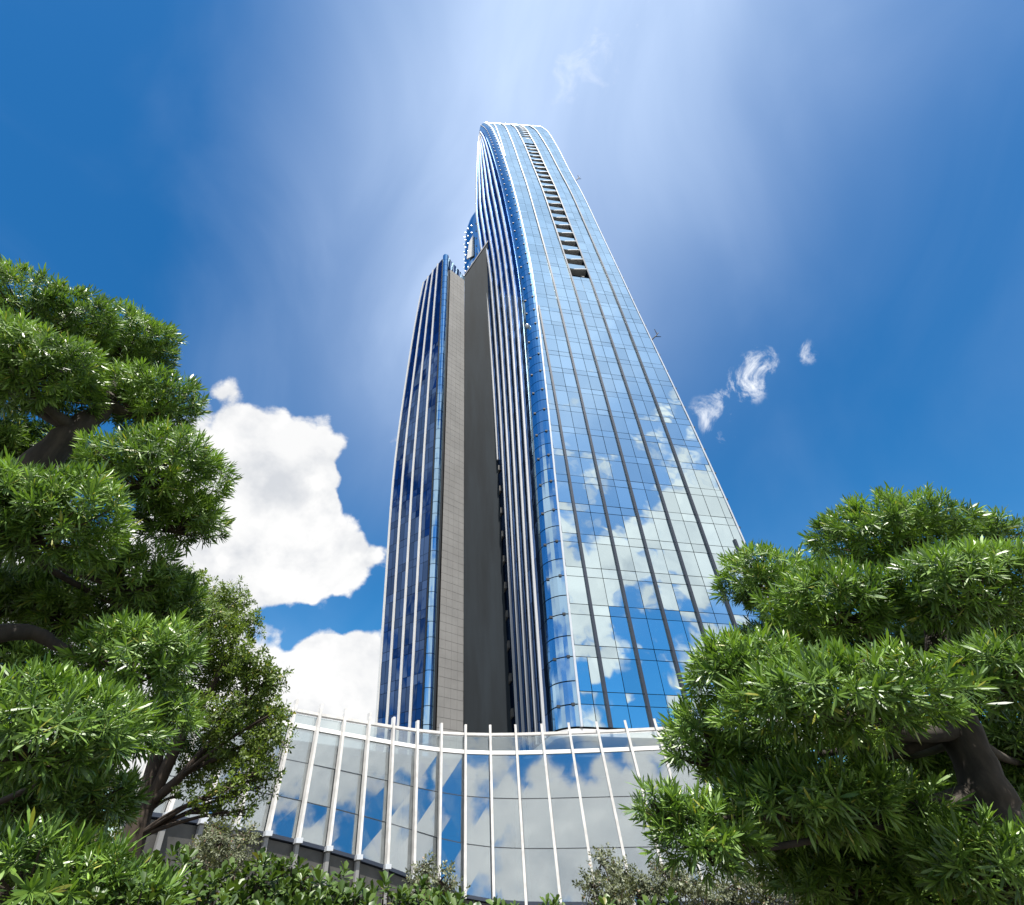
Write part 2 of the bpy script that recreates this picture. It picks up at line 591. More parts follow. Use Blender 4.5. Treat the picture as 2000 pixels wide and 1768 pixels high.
# dark body behind the glazing
rows = []
for h in list(np.arange(8.6, HT - 1.0, 4.0)) + [HT - 0.6]:
    ins = np.array([0.0, 1.25, 0.0])
    p = [fr(Rx(h) - 0.3, h) + ins, fr(Ex(h), h) + ins]
    p += [arc(h, k, grow=-0.9) for k in (3, 5, 8)]
    p += [side(0.3, h) + (0.22, 0, 0), side(0.65, h) + (0.22, 0, 0), side(1.0, h) + (0.22, 0, 0)]
    p += [np.array([Rx(h) - 1.5, max(Yr(h) + 1.0, fr(Rx(h), h)[1] + 4.0), h + EYE])]
    p += [fr(Rx(h), h) + (-0.05, 3.0, 0)]
    rows.append(p[::-1])
b = MB(); b.strip(rows); b.build('inner_wall', M['core'], tower)

FL = 4.0
H0 = 10.46
levels = [8.7] + [H0 + FL * n for n in range(0, 54) if H0 + FL * n < HT]
HB0, HB1 = 83.0, 216.0                      # the recessed balcony stack
panes = []                                  # (distance, quad, out)
for li, h in enumerate(levels):
    top = levels[li + 1] if li + 1 < len(levels) else HT
    cuts = [h, min(h + 1.05, top), top] if top - h > 2.2 else [h, top]
    for a, bq in zip(cuts[:-1], cuts[1:]):
        hm = (a + bq) / 2
        xs = [Ex(hm) + 0.12]
        for i in range(6):
            x = rib_x(i, hm)
            if x < Ex(hm) + 0.5:
                continue
            if x > Rx(hm) - 0.8:
                break
            xs.append(x)
        xs.append(Rx(hm) - 0.15)
        for s in range(len(xs) - 1):
            x0, x1 = xs[s], xs[s + 1]
            mid = (x0 + x1) / 2
            if HB0 < hm < HB1 and abs(mid - (rib_x(2, hm) + rib_x(3, hm)) / 2) < 0.8 and not (174 < hm < 182.4):
                continue
            cells = [(x0, mid), (mid, x1)] if x1 - x0 > 2.2 else [(x0, x1)]
            for (u0, u1) in cells:
                q = []
                for (u, hh) in ((u0, a), (u1, a), (u1, bq), (u0, bq)):
                    f = u - hm * 0
                    q.append(fr(u + (RibS(hh) - RibS(hm)), hh))
                panes.append((hm, q, fr_out((u0 + u1) / 2, hm)))
panes.sort(key=lambda t: t[0])


def jitter(q, out, amt):
    o = np.asarray(out)
    d = [R.uniform(-amt, amt) for _ in range(3)]
    return [q[0] + o * d[0], q[1] + o * d[1], q[2] + o * (d[1] + d[2] - d[0]), q[3] + o * d[2]]


rest = MB()
for i, (hm, q, out) in enumerate(panes):
    q = jitter(q, out, 0.013)
    if i < 300:
        mb = MB(); pane(mb, q, out, 0.03, 0.06); mb.build('glass_pane', M['glass'], tower)
    else:
        pane(rest, q, out, 0.03 if hm < 90 else 0.022, 0.06)
rest.build('upper_glazing', M['glass'], tower, kind='stuff')

# rounded corner, one curved sheet for each storey band
for li, h in enumerate(levels):
    top = levels[li + 1] if li + 1 < len(levels) else HT
    for a, bq in ((h, min(h + 1.9, top)), (min(h + 1.9, top), top)):
        if bq - a < 0.3:
            continue
        mb = MB()
        ro = [[arc(hh, k, grow=0.04) for k in range(9)] for hh in (a + 0.05, bq - 0.05)]
        ri = [[arc(hh, k, grow=-0.06) for k in range(9)] for hh in (a + 0.05, bq - 0.05)]
        for k in range(8):
            mb.hexa([ro[0][k + 1], ro[0][k], ro[1][k], ro[1][k + 1]], [ri[0][k + 1], ri[0][k], ri[1][k], ri[1][k + 1]])
        mb.build('corner_pane', M['glass_corner'], tower, smooth=False)
br = MB()
for h in levels[1:]:
    for k in (1.2, 4.5):
        p = arc(h, k, grow=0.06)
        br.box(p - (0.14, 0.14, 0.10), p + (0.14, 0.14, 0.10))
    p = fr(Rx(h), h)
    br.box(p + (-0.1, 0.2, -0.1), p + (0.45, 0.4, 0.1))
br.build('bracket_row', M['core'], tower, kind='stuff')


def ribbon(name, xf, h0, h1, w, d0, d1, mat, parent):
    rows = []
    for h in np.arange(h0, h1 + 0.01, (h1 - h0) / max(3, int((h1 - h0) / 4))):
        p = fr(xf(h), h)
        o = fr_out(xf(h), h)
        s = unit(fr(xf(h) + 0.5, h) - fr(xf(h) - 0.5, h))
        rows.append([p - s * w / 2 + o * d0, p + s * w / 2 + o * d0, p + s * w / 2 + o * d1, p - s * w / 2 + o * d1])
    mb = MB(); mb.strip([r[::-1] for r in rows]); return mb.build(name, mat, parent)


ribbon('rib', lambda h: rib_x(0, h), 8.7, 71.5, 0.26, -0.1, 0.26, M['rib'], tower)
ribbon('rib', lambda h: rib_x(0, h), 153.0, HT + 0.4, 0.26, -0.1, 0.26, M['rib'], tower)
for i in range(1, 5):
    ribbon('rib', lambda h, i=i: rib_x(i, h), 8.7, HT + 0.4, 0.26, -0.1, 0.26, M['rib'], tower)
ribbon('rib', lambda h: rib_x(5, h), 8.7, 28.5, 0.26, -0.1, 0.26, M['rib'], tower)
ribbon('edge_trim', lambda h: Ex(h) + 0.02, 8.7, HT + 0.2, 0.20, -0.1, 0.14, M['trim'], tower)
ribbon('edge_trim', lambda h: Rx(h) - 0.05, 8.7, HT + 0.2, 0.20, -0.1, 0.14, M['trim'], tower)
# glass return on the right edge
ret = MB()
for li, h in enumerate(levels):
    top = levels[li + 1] if li + 1 < len(levels) else HT
    a0, a1 = fr(Rx(h), h) + (0.05, 0.15, 0), fr(Rx(h), h) + (0.55, 3.0, 0)
    b0, b1 = fr(Rx(top), top) + (0.05, 0.15, 0), fr(Rx(top), top) + (0.55, 3.0, 0)
    pane(ret, [a0, a1, b1, b0], unit(np.cross(a1 - a0, b0 - a0)), 0.04, 0.06)
ret.build('right_return_glazing', M['glass_corner'], tower, kind='stuff')

# recessed balconies in the middle bay
for h in levels[1:]:
    if not (HB0 + 0.6 < h + 1 < HB1) or 174 < h + 1.5 < 182.4:
        continue
    x0, x1 = rib_x(2, h) + 0.17, rib_x(3, h) - 0.17
    bal = MB()
    q0, q1 = fr(x0, h + 0.15), fr(x1, h + 0.15)
    t0, t1 = fr(x0, h + 1.95), fr(x1, h + 1.95)
    o = fr_out((x0 + x1) / 2, h)
    bal.hexa([q0 + o * 0.05, q1 + o * 0.05, t1 + o * 0.05, t0 + o * 0.05], [q0 - o * 0.10, q1 - o * 0.10, t1 - o * 0.10, t0 - o * 0.10])
    bo = bal.build('balcony', M['glass'], tower)
    sl = MB()
    sl.box((x0, q0[1] + 0.12, q0[2] - 0.1), (x1, q0[1] + 1.6, q0[2] + 0.06))
    sl.build('floor_slab', M['slab'], bo)
# left flank: glazing bands and projecting fins
sg = MB()
for li, h in enumerate(levels):
    top = levels[li + 1] if li + 1 < len(levels) else HT
    for k in range(6):
        v0, v1 = k / 6, (k + 1) / 6
        q = [side(v1, h), side(v0, h), side(v0, top), side(v1, top)]
        pane(sg, q, unit(np.cross(q[1] - q[0], q[3] - q[0])), 0.03, 0.05)
sg.build('flank_glazing', M['glass_dark_sky'], tower, kind='stuff')
for k in range(6):
    v = 0.13 + 0.165 * k
    rows = []
    hb = 8.7 if k != 5 else 52.0
    for h in np.arange(hb, 0.985 * HT, 6.0):
        p = side(v, h)
        t = unit(side(1, h) - side(0, h))
        o = unit(np.cross(np.array([0, 0, 1.0]), t))
        o = o if o[0] < 0 else -o
        w = 0.3
        rows.append([p - t * w / 2 - o * 0.05, p + t * w / 2 - o * 0.05, p + t * w / 2 + o * 0.30, p - t * w / 2 + o * 0.30])
    mb = MB(); mb.strip(rows); mb.build('side_fin', M['sidefin'], tower)
# top cap and underside with its round column
cap = MB()
top_ring = [fr(Rx(HT), HT), fr(Ex(HT), HT)] + [arc(HT, k) for k in (2, 4, 6, 8)] + [side(1, HT), np.array([Rx(HT), Yr(HT) + 1.0, HT + EYE])]
cap.strip([[p + (0, 0, -0.3) for p in top_ring][::-1], [p + (0, 0, 0.35) for p in top_ring][::-1]])
cap.build('roof_cap', M['trim'], tower)
so_ = MB()
h = 8.6
ring = [fr(Rx(h), h)] + [fr(Ex(h), h)] + [arc(h, k, grow=0.1) for k in range(1, 9)] + [side(1, h), np.array([Rx(h), 72.0, h + EYE])]
so_.strip([[p + (0, 0, -0.55) for p in ring][::-1], [p + (0, 0, -0.02) for p in ring][::-1]])
so_.build('soffit', M['roofpale'], tower)
cl = MB()
cl.tube([(10.4, 51.8, 0), (10.4, 51.8, 4.5), (10.4, 51.8, 9.6)], [1.0, 1.0, 1.0], 20)
cl.build('round_column', M['roofpale'], tower, smooth=True)
bw = MB()
bw.strip([[(30.5, 56, z), (11, 54.5, z), (8.5, 57, z), (8, 70, z), (30, 70, z)][::-1] for z in (0, 9.6)])
bw.build('base_wall', M['interior'], tower)
# small cleaning rigs on the right edge and a lamp on the corner
for h in (66.0, 139.0):
    p = fr(Rx(h), h)
    mb = MB()
    mb.tube([p + (0, 0, 0), p + (0.7, -0.3, 0.5), p + (1.3, -0.4, 1.3)], [0.10, 0.09, 0.07], 6)
    mb.tube([p + (0.7, -0.3, 0.5), p + (1.5, -0.4, 0.3)], [0.08, 0.06], 6)
    mb.tube([p + (1.0, -0.4, 0.9), p + (0.8, -0.5, 2.0)], [0.07, 0.05], 6)
    mb.build('cleaning_rig', M['core'], tower)
p = arc(66.5, 4.2, grow=0.1)
mb = MB(); mb.tube([p + (0.2, 0.2, 0), p + (-0.25, -0.3, 0.05), p + (-0.32, -0.4, 0.05)], [0.30, 0.30, 0.18], 10)
mb.build('corner_lamp', M['trim'], tower, smooth=True)
# ledges along the rear of the flank
for n in range(0, 11):
    h = H0 + FL * n - 1.0
    a, c = side(0.93, h), side(1.0, h)
    mb = MB()
    mb.box((a[0] - 0.28, min(a[1], c[1]) - 0.4, h + EYE), (a[0] + 0.3, c[1] + 0.1, h + EYE + 0.9))
    mb.build('ledge', M['plinth'], tower)

# ------------------------------------------------------------------ lower blue tower (left)
HL = 104.5
LX = curve_fn([0, 13, 49, 60, 73, 87, 97, 105], [-11.0, -11.1, -12.1, -11.95, -11.5, -10.9, -10.3, -9.6], 4.0)


def lf(u, h):
    a = np.array([LX(h), 74.2, h + EYE])
    b = np.array([-5.2, 68.2, h + EYE])
    return a * (1 - u) + b * u


def lf_out(h):
    a = lf(1, h) - lf(0, h)
    return unit(np.cross(a, (0, 0, 1.0)))


lt = empty('glass_tower', (-7, 76, 0), 'lower dark blue glass tower with white vertical fins left of the grey wall', 'tower')
rows = []
for h in list(np.arange(0, HL, 6.0)) + [HL - 0.3]:
    o = lf_out(h)
    rows.append([lf(0, h) - o * 0.06, lf(1, h) - o * 0.06, np.array([-4.6, 68.9, h + EYE]), np.array([-3.62, 69.75, h + EYE]),
                 np.array([-3.0, 92, h + EYE]), np.array([LX(h) + 1.0, 92, h + EYE])])
b = MB(); b.strip(rows); b.build('inner_wall', M['core'], lt)
FU = [0.0, 0.255, 0.52, 0.78, 1.0]
hl = 1.0
lev = []
while hl < HL:
    lev.append(hl)
    hl += 4.0
lrest = MB()
cnt = 0
for li, h in enumerate(lev):
    top = min(h + 4.0, HL)
    for a, bq in ((h, min(h + 1.2, top)), (min(h + 1.2, top), top)):
        if bq - a < 0.4:
            continue
        for s in range(4):
            u0, u1 = FU[s], FU[s + 1]
            for (c0, c1) in ((u0, (u0 + u1) / 2), ((u0 + u1) / 2, u1)):
                q = [lf(c0, a), lf(c1, a), lf(c1, bq), lf(c0, bq)]
                o = lf_out((a + bq) / 2)
                q = jitter(q, o, 0.012)
                if h > 6 and cnt < 300:
                    mb = MB(); pane(mb, q, o, 0.025, 0.05); mb.build('glass_pane', M['glass_dark_sky'], lt)
                    cnt += 1
                else:
                    pane(lrest, q, o, 0.025, 0.05)
lrest.build('upper_glazing', M['glass_dark_sky'], lt, kind='stuff')
for s in range(4):
    rows = []
    for h in np.arange(0, HL + 1.2, 5.0):
        p = lf(FU[s], h)
        o = lf_out(h)
        t = unit(lf(1, h) - lf(0, h))
        w = 0.30
        rows.append([p - t * w / 2 - o * 0.05, p + t * w / 2 - o * 0.05, p + t * w / 2 + o * 0.22, p - t * w / 2 + o * 0.22])
    mb = MB(); mb.strip(rows); mb.build('fin', M['white'], lt)
# round blue corner shaft, banded
for k in range(0, 54):
    z0 = 2.0 * k
    mb = MB()
    mb.tube([(-4.45, 68.45, z0 + 0.04), (-4.45, 68.45, min(z0 + 1.96, 109.0))], [0.62, 0.62], 16)
    mb.build('corner_band', M['glass_corner'], lt, smooth=False)
sc_ = MB()
for k in range(6):
    x0 = -3.9 + 0.62 * k
    y0 = 69.3 + 0.55 * k
    sc_.hexa([(x0, y0, 105), (x0 + 0.5, y0 + 0.45, 105), (x0 + 0.5, y0 + 0.45, 108.6 - 0.45 * k), (x0, y0, 108.8 - 0.45 * k)],
             [(x0, y0 + 0.2, 105), (x0 + 0.5, y0 + 0.65, 105), (x0 + 0.5, y0 + 0.65, 108.6 - 0.45 * k), (x0, y0 + 0.2, 108.8 - 0.45 * k)])
sc_.build('roof_screen', M['glass_corner'], lt)
cap = MB()
cap.strip([[lf(0, HL) + (0, 0, z), lf(1, HL) + (0, 0, z), np.array([-3.6, 70, HL + EYE + z]), np.array([-3.0, 92, HL + EYE + z]),
            np.array([-9, 92, HL + EYE + z])] for z in (-0.2, 0.5)])
cap.build('roof_cap', M['rib'], lt)

# ------------------------------------------------------------------ tiled core and dark wall between the towers
core = empty('connecting_core', (2, 75, 0), 'grey tiled wall and tall dark slate wall filling the gap between both towers', 'building')
A, B = np.array([-3.45, 69.75]), np.array([-0.35, 72.45])
HTILE = 105.0
t2 = (B - A) / np.linalg.norm(B - A)
n2 = np.array([t2[1], -t2[0]])
b = MB()
b.strip([[(A[0], A[1], z), (B[0], B[1], z), (B[0], 90, z), (A[0], 90, z)] for z in (0, HTILE)])
b.build('tile_backing', M['joint'], core)
rowsn = int((HTILE - 6) / 1.15)
trest = MB()
cnt = 0
W = np.linalg.norm(B - A)
for r in range(rowsn):
    for c in range(4):
        a = A + t2 * (W * c / 4 + 0.018)
        e = A + t2 * (W * (c + 1) / 4 - 0.018)
        z0, z1 = 6 + 1.15 * r + 0.018, 6 + 1.15 * (r + 1) - 0.018
        d = 0.045 + R.uniform(-0.006, 0.006)
        f = [(a[0] + n2[0] * d, a[1] + n2[1] * d, z0), (e[0] + n2[0] * d, e[1] + n2[1] * d, z0),
             (e[0] + n2[0] * d, e[1] + n2[1] * d, z1), (a[0] + n2[0] * d, a[1] + n2[1] * d, z1)]
        k = [(a[0], a[1], z0), (e[0], e[1], z0), (e[0], e[1], z1), (a[0], a[1], z1)]
        if cnt < 300:
            mb = MB(); mb.hexa(f, k); mb.build('tile', M['tile'], core)
            cnt += 1
        else:
            trest.hexa(f, k)
trest.build('upper_tiling', M['tile'], core, kind='stuff')
b = MB()


def dw_top(x):
    return 104.9 + EYE + (x + 0.35) * 2.05


X1 = 7.6
Yd = lambda x: 72.55 - (x + 0.30) * 0.28
b.add([(-0.30, Yd(-0.30), 0), (X1, Yd(X1), 0), (X1, 92, 0), (-0.30, 92, 0),
       (-0.30, Yd(-0.30), dw_top(-0.3)), (X1, Yd(X1), dw_top(X1)), (X1, 92, dw_top(X1)), (-0.30, 92, dw_top(-0.3))],
      [(3, 2, 1, 0), (4, 5, 6, 7), (0, 1, 5, 4), (1, 2, 6, 5), (2, 3, 7, 6), (3, 0, 4, 7)])
b.build('slate_wall', M['darkwall'], core)
b = MB()
b.hexa([(-0.36, Yd(-0.3) - 0.12, dw_top(-0.3) - 0.1), (X1, Yd(X1) - 0.12, dw_top(X1) - 0.1), (X1, Yd(X1) - 0.12, dw_top(X1) + 0.5), (-0.36, Yd(-0.3) - 0.12, dw_top(-0.3) + 0.5)],
       [(-0.36, Yd(-0.3) + 0.5, dw_top(-0.3) - 0.1), (X1, Yd(X1) + 0.5, dw_top(X1) - 0.1), (X1, Yd(X1) + 0.5, dw_top(X1) + 0.5), (-0.36, Yd(-0.3) + 0.5, dw_top(-0.3) + 0.5)])
b.build('coping', M['rib'], core)
# rounded blue block rising behind the wall
drum = MB()
rows = []
for (z, s) in [(90, 1.0), (146, 1.0), (154, 0.97), (159, 0.90), (162.5, 0.76), (164.5, 0.55)]:
    rows.append([(4.6 + 5.0 * s * math.cos(a) * (1 if s > 0.98 else 1), 93 + 5.0 * math.sin(a), z)
                 for a in [2 * math.pi * k / 28 for k in range(28)]])
drum.strip(rows)
do = drum.build('rear_drum', M['glass_corner'], core, smooth=True)
dots = MB()
for z in np.arange(120, 158, 4.0):
    for a in np.linspace(3.2, 4.4, 5):
        p = np.array([4.6 + 5.05 * math.cos(a), 93 + 5.05 * math.sin(a), z])
        dots.box(p - 0.16, p + 0.16)
dots.build('bracket_row', M['trim'], core, kind='stuff')
pl = MB()
pl.hexa([(0.2, 89.2, 139), (2.2, 88.1, 139), (2.2, 88.1, 150), (0.9, 88.9, 147)], [(0.2, 89.4, 139), (2.2, 88.3, 139), (2.2, 88.3, 150), (0.9, 89.1, 147)])
pl.build('white_panel', M['white'], core)

# ------------------------------------------------------------------ curved glass podium
pod = empty('glass_podium', (0, 33, 0), 'curved glass pavilion with cream posts in front of the towers', 'pavilion')
tops = [(345, 1342), (405, 1354), (470, 1366), (520, 1378), (571, 1389), (620, 1397), (668, 1405), (716, 1413), (763.5, 1421), (811, 1429),
        (859, 1434), (907, 1436.5), (956, 1437), (1008, 1436), (1059, 1434), (1113, 1432), (1168, 1430), (1225, 1428),
        (1283, 1425), (1343, 1421), (1405, 1417), (1470, 1412), (1540, 1406)]
bots = [(246.5, 1585), (322, 1594), (393.5, 1605), (456.5, 1615.5), (515.6, 1629), (576, 1643), (636, 1657.5), (695.6, 1675), (754.5, 1693),
        (807, 1712), (852, 1735), (901, 1760), (959, 1765), (1026, 1767), (1095, 1766), (1166, 1765), (1239, 1765),
        (1312, 1765), (1386, 1765), (1460, 1762), (1535, 1758), (1612, 1752), (1690, 1745)]
HRAIL = 5.0
PT, PB = [], []
for (tx, ty), (bx, by) in zip(tops, bots):
    d = ray(tx, ty)
    D = HRAIL / (d[2] / d[1])
    PT.append(atY(tx, ty, D))
    PB.append(atY(bx, by, D - 1.25))
PT, PB = np.array(PT), np.array(PB)
for arr in (PT, PB):                        # fair the curve
    for _ in range(3):
        arr[1:-1] = arr[1:-1] * 0.5 + (arr[:-2] + arr[2:]) * 0.25
PB[:, 2] = np.maximum(PB[:, 2], 0.16)
SR = [0.0, 0.285, 0.575, 0.865, 1.0]
npst = len(PT)


def pfr(i):
    a = PT[min(i + 1, npst - 1)] - PT[max(i - 1, 0)]
    t = unit(a)
    up = unit(PT[i] - PB[i])
    o = unit(np.cross(t, up))
    return t, up, o


for i in range(npst):
    t, up, o = pfr(i)
    mb = MB()
    mb.beam(PB[i] - up * 0.1, PT[i] + up * 0.42, t, o, 0.11, 0.0, 0.20)
    po = mb.build('post', M['post'], pod)
    if i < 10:
        cpn = MB()
        cpn.beam(PB[i] - up * 0.09, PB[i] + up * 0.07, t, o, 0.27, 0.03, 0.23)
        cpn.build('clamp', M['trim'], po)
        lo = MB()
        lo.beam((PB[i][0], PB[i][1], 0.0), PB[i] - up * 0.12, t, o, 0.15, 0.0, 0.14)
        lo.build('post_foot', M['tile'], po)
for i in range(npst - 1):
    t, up, o = pfr(i)
    t2_, up2, o2 = pfr(i + 1)
    for s in range(4):
        q = []
        for (k, sv) in ((i, SR[s]), (i + 1, SR[s]), (i + 1, SR[s + 1]), (i, SR[s + 1])):
            q.append(PB[k] * (1 - sv) + PT[k] * sv)
        n_ = unit(np.cross(q[1] - q[0], q[3] - q[0]))
        q = jitter(q, n_, 0.010)
        if s == 3:
            ex = unit(q[3] - q[0])
            q[0] = q[0] + ex * 0.10; q[1] = q[1] + ex * 0.10
            q[2] = q[2] - ex * 0.08; q[3] = q[3] - ex * 0.08
        mb = MB(); pane(mb, q, n_, 0.018, 0.03, -0.06); mb.build('glass_pane', M['parapet_glass' if s == 3 else 'podium_glass'], pod)
# mullion sheet behind the joints: thin dark bars
for (sv, nm, mat, hw, d0, d1) in ((0.0, 'sill_rail', 'rib', 0.06, -0.15, 0.06), (SR[1], 'glazing_bar', 'core', 0.013, -0.12, -0.02),
                                  (SR[2], 'glazing_bar', 'core', 0.013, -0.12, -0.02), (SR[3] + 0.008, 'transom', 'white', 0.085, -0.25, 0.03),
                                  (1.0, 'top_rail', 'post', 0.06, -0.06, 0.10)):
    rows = []
    for i in range(npst):
        t, up, o = pfr(i)
        p = PB[i] * (1 - sv) + PT[i] * sv
        rows.append([p - up * hw + o * d0, p - up * hw + o * d1, p + up * hw + o * d1, p + up * hw + o * d0])
    mb = MB(); mb.strip(rows); mb.build(nm, M[mat], pod)
# plinth under the glass
for i in range(npst - 1):
    mb = MB()
    a, c = PB[i], PB[i + 1]
    if max(a[2], c[2]) < 0.2:
        continue
    mb.hexa([(a[0], a[1] + 0.05, -0.05), (c[0], c[1] + 0.05, -0.05), (c[0], c[1] + 0.05, c[2] - 0.11), (a[0], a[1] + 0.05, a[2] - 0.11)],
            [(a[0], a[1] + 0.6, -0.05), (c[0], c[1] + 0.6, -0.05), (c[0], c[1] + 0.6, c[2] - 0.11), (a[0], a[1] + 0.6, a[2] - 0.11)])
    mb.build('plinth_panel', M['plinth'], pod)
# roof, inner wall and columns seen through the glass
rf = MB()
edge = [PB[i] * (1 - SR[3]) + PT[i] * SR[3] - pfr(i)[2] * 0.3 for i in range(npst)]
ring = edge + [np.array([16.0, 46.0, 0]), np.array([-14.0, 46.0, 0])]
zr = edge[12][2]
rf.strip([[np.array([p[0], p[1], zr - 0.42]) for p in ring], [np.array([p[0], p[1], zr - 0.12]) for p in ring]])
rf.build('roof', M['slab'], pod)
iw = MB()
inner = [PT[i] + np.array([0.0, 5.5, 0]) for i in range(npst)]
for i in range(npst - 1):
    a, c = inner[i], inner[i + 1]
    iw.hexa([(a[0], a[1], 0), (c[0], c[1], 0), (c[0], c[1], zr - 0.43), (a[0], a[1], zr - 0.43)],
            [(a[0], a[1] + 0.3, 0), (c[0], c[1] + 0.3, 0), (c[0], c[1] + 0.3, zr - 0.43), (a[0], a[1] + 0.3, zr - 0.43)])
iw.build('inner_wall', M['interior'], pod)
for i in (3, 8, 13, 18):
    p = PT[i] + np.array([0.2, 2.2, 0])
    cl = MB(); cl.tube([(p[0], p[1], 0), (p[0], p[1], 2), (p[0], p[1], zr - 0.44)], [0.3, 0.3, 0.3], 16)
    cl.build('column', M['slab'], pod, smooth=True)
ew = MB()
ew.hexa([(PT[0][0] - 1.6, PT[0][1] + 20, 0), (PB[0][0], PB[0][1] + 0.1, 0), (PT[0][0], PT[0][1], zr), (PT[0][0] - 1.6, PT[0][1] + 20, zr)],
        [(PT[0][0] - 1.3, PT[0][1] + 20, 0), (PB[0][0] + 0.3, PB[0][1] + 0.2, 0), (PT[0][0] + 0.3, PT[0][1] + 0.1, zr), (PT[0][0] - 1.3, PT[0][1] + 20, zr)])
ew.build('end_wall', M['tile'], pod)


# ------------------------------------------------------------------ foliage helpers
def leaf_shape(length, width, droop, xs, ws, fold):
    """one leaf along +x, folded along its midrib, bending to -z; 8 triangles"""
    v = [(0, 0, 0)]
    for x, w in zip(xs, ws):
        z = -droop * x * x * length
        v += [(x * length, -w * width / 2, z + fold * width * w), (x * length, 0, z), (x * length, w * width / 2, z + fold * width * w)]
    v += [(length, 0, -droop * length)]
    t = [(0, 1, 2), (0, 2, 3), (1, 4, 5), (1, 5, 2), (2, 5, 6), (2, 6, 3), (4, 7, 5), (5, 7, 6)]
    return np.array(v), np.array(t)


def leaf_tris(length, width, droop):
    """narrow parallel-sided leaf, 4 triangles"""
    v = [(0, 0, 0)]
    for x, w in ((0.30, 0.9), (0.74, 1.0)):
        z = -droop * x * x * length
        v += [(x * length, -w * width / 2, z + 0.1 * width), (x * length, w * width / 2, z - 0.1 * width)]
    v += [(length, 0, -droop * length)]
    return np.array(v), np.array([(0, 1, 2), (1, 3, 4), (1, 4, 2), (3, 5, 4)])


def leaf_round(length, width, droop):
    return leaf_shape(length, width, droop, (0.42, 0.78), (0.72, 1.0), 0.14)


def cluster(n, l0, l1, wr, a0, a1, axis_len, fn=leaf_tris, droop=0.15, rr=R):
    """leaves spiralling round a short shoot that points to +z"""
    V, T, k = [], [], 0
    for i in range(n):
        L = rr.uniform(l0, l1)
        v, t = fn(L, L * wr * rr.uniform(0.85, 1.15), rr.uniform(-0.1, droop))
        u = (i + 0.5) / n
        el = math.radians(a0 + (a1 - a0) * u + rr.uniform(-9, 9))      # elevation above the plane
        az = i * 2.399963 + rr.uniform(-0.3, 0.3)
        roll = rr.uniform(-0.5, 0.5)
        M3 = (Matrix.Rotation(az, 3, 'Z') @ Matrix.Rotation(-el, 3, 'Y') @ Matrix.Rotation(roll, 3, 'X'))
        v = v @ np.array(M3).T
        v[:, 2] += axis_len * u
        V.append(v); T.append(t + k); k += len(v)
    return np.vstack(V), np.vstack(T)


def frames(axis, rr=rng):
    """rotation matrices taking +z to each axis, with random roll"""
    a = axis / np.linalg.norm(axis, axis=1, keepdims=True)
    ref = rr.normal(size=a.shape)
    x = np.cross(ref, a)
    x /= np.linalg.norm(x, axis=1, keepdims=True)
    y = np.cross(a, x)
    return np.stack([x, y, a], axis=2)


def scatter(parent, name, rest_name, variants, P, AX, S, mat, nparts, key):
    """nparts clusters (lowest key) as linked objects, the others joined into one mesh"""
    F_ = frames(AX)
    order = np.argsort(key)
    vi = rng.integers(0, len(variants), len(P))
    meshes = getattr(scatter, 'cache', {})
    for i in order[:nparts]:
        kk = (id(variants), int(vi[i]), mat.name)
        if kk not in meshes:
            meshes[kk] = tri_mesh(name, variants[vi[i]][0], variants[vi[i]][1], mat)
        o = bpy.data.objects.new(name, meshes[kk])
        m = Matrix(((F_[i] * S[i]).tolist())).to_4x4()
        m.translation = Vector(P[i])
        link(o, parent)
        o.matrix_basis = m
    scatter.cache = meshes
    V, T, k = [], [], 0
    for v in range(len(variants)):
        idx = order[nparts:][vi[order[nparts:]] == v]
        if len(idx) == 0:
            continue
        vv, tt = variants[v]
        w = np.einsum('nij,mj->nmi', F_[idx] * S[idx][:, None, None], vv) + P[idx][:, None, :]
        V.append(w.reshape(-1, 3))
        T.append((tt[None] + (np.arange(len(idx)) * len(vv))[:, None, None]).reshape(-1, 3) + k)
        k += len(idx) * len(vv)
    if V:
        me = tri_mesh(rest_name, np.vstack(V), np.vstack(T), mat)
        link(bpy.data.objects.new(rest_name, me), parent, kind='stuff')


CAMP = np.array([0, 0, EYE])


def lump(d, ph):
    return 1 + 0.13 * np.sin(d[:, 0] * 4.1 + ph) * np.cos(d[:, 2] * 3.7 + ph * 1.7) + 0.10 * np.sin(d[:, 1] * 5.3 + d[:, 0] * 2.9 + ph * 2.3)


def pad_points(c, r, spacing, low=-0.30, fill=0.42):
    """shoot positions and axes over a clipped foliage pad"""
    c, r = np.asarray(c), np.asarray(r)
    area = 4 * math.pi * ((r[0] * r[1]) ** 1.6 / 3 + (r[0] * r[2]) ** 1.6 / 3 + (r[1] * r[2]) ** 1.6 / 3) ** (1 / 1.6)
    n = int(area / spacing ** 2 * 1.15)
    d = rng.normal(size=(n, 3))
    d /= np.linalg.norm(d, axis=1, keepdims=True)
    keep = (d[:, 2] > low) | (rng.random(n) < 0.45)
    d = d[keep]
    ph = rng.random() * 6
    s = lump(d, ph)[:, None] * (1 - 0.10 * rng.random((len(d), 1)) ** 2) * np.where(d[:, 2:3] < low, 0.72, 1.0)
    P = c + d * r * s
    nrm = d / r
    nrm /= np.linalg.norm(nrm, axis=1, keepdims=True)
    AX = nrm * 1.0 + np.array([0, 0, 0.40]) + rng.normal(size=nrm.shape) * 0.20
    m = int(n * fill)
    d2 = rng.normal(size=(m, 3))
    d2 /= np.linalg.norm(d2, axis=1, keepdims=True)
    d2 = d2[d2[:, 2] > low - 0.1]
    P2 = c + d2 * r * (0.30 + 0.55 * rng.random((len(d2), 1)))
    A2 = d2 + np.array([0, 0, 0.5]) + rng.normal(size=d2.shape) * 0.3
    return np.vstack([P, P2]), np.vstack([AX, A2])


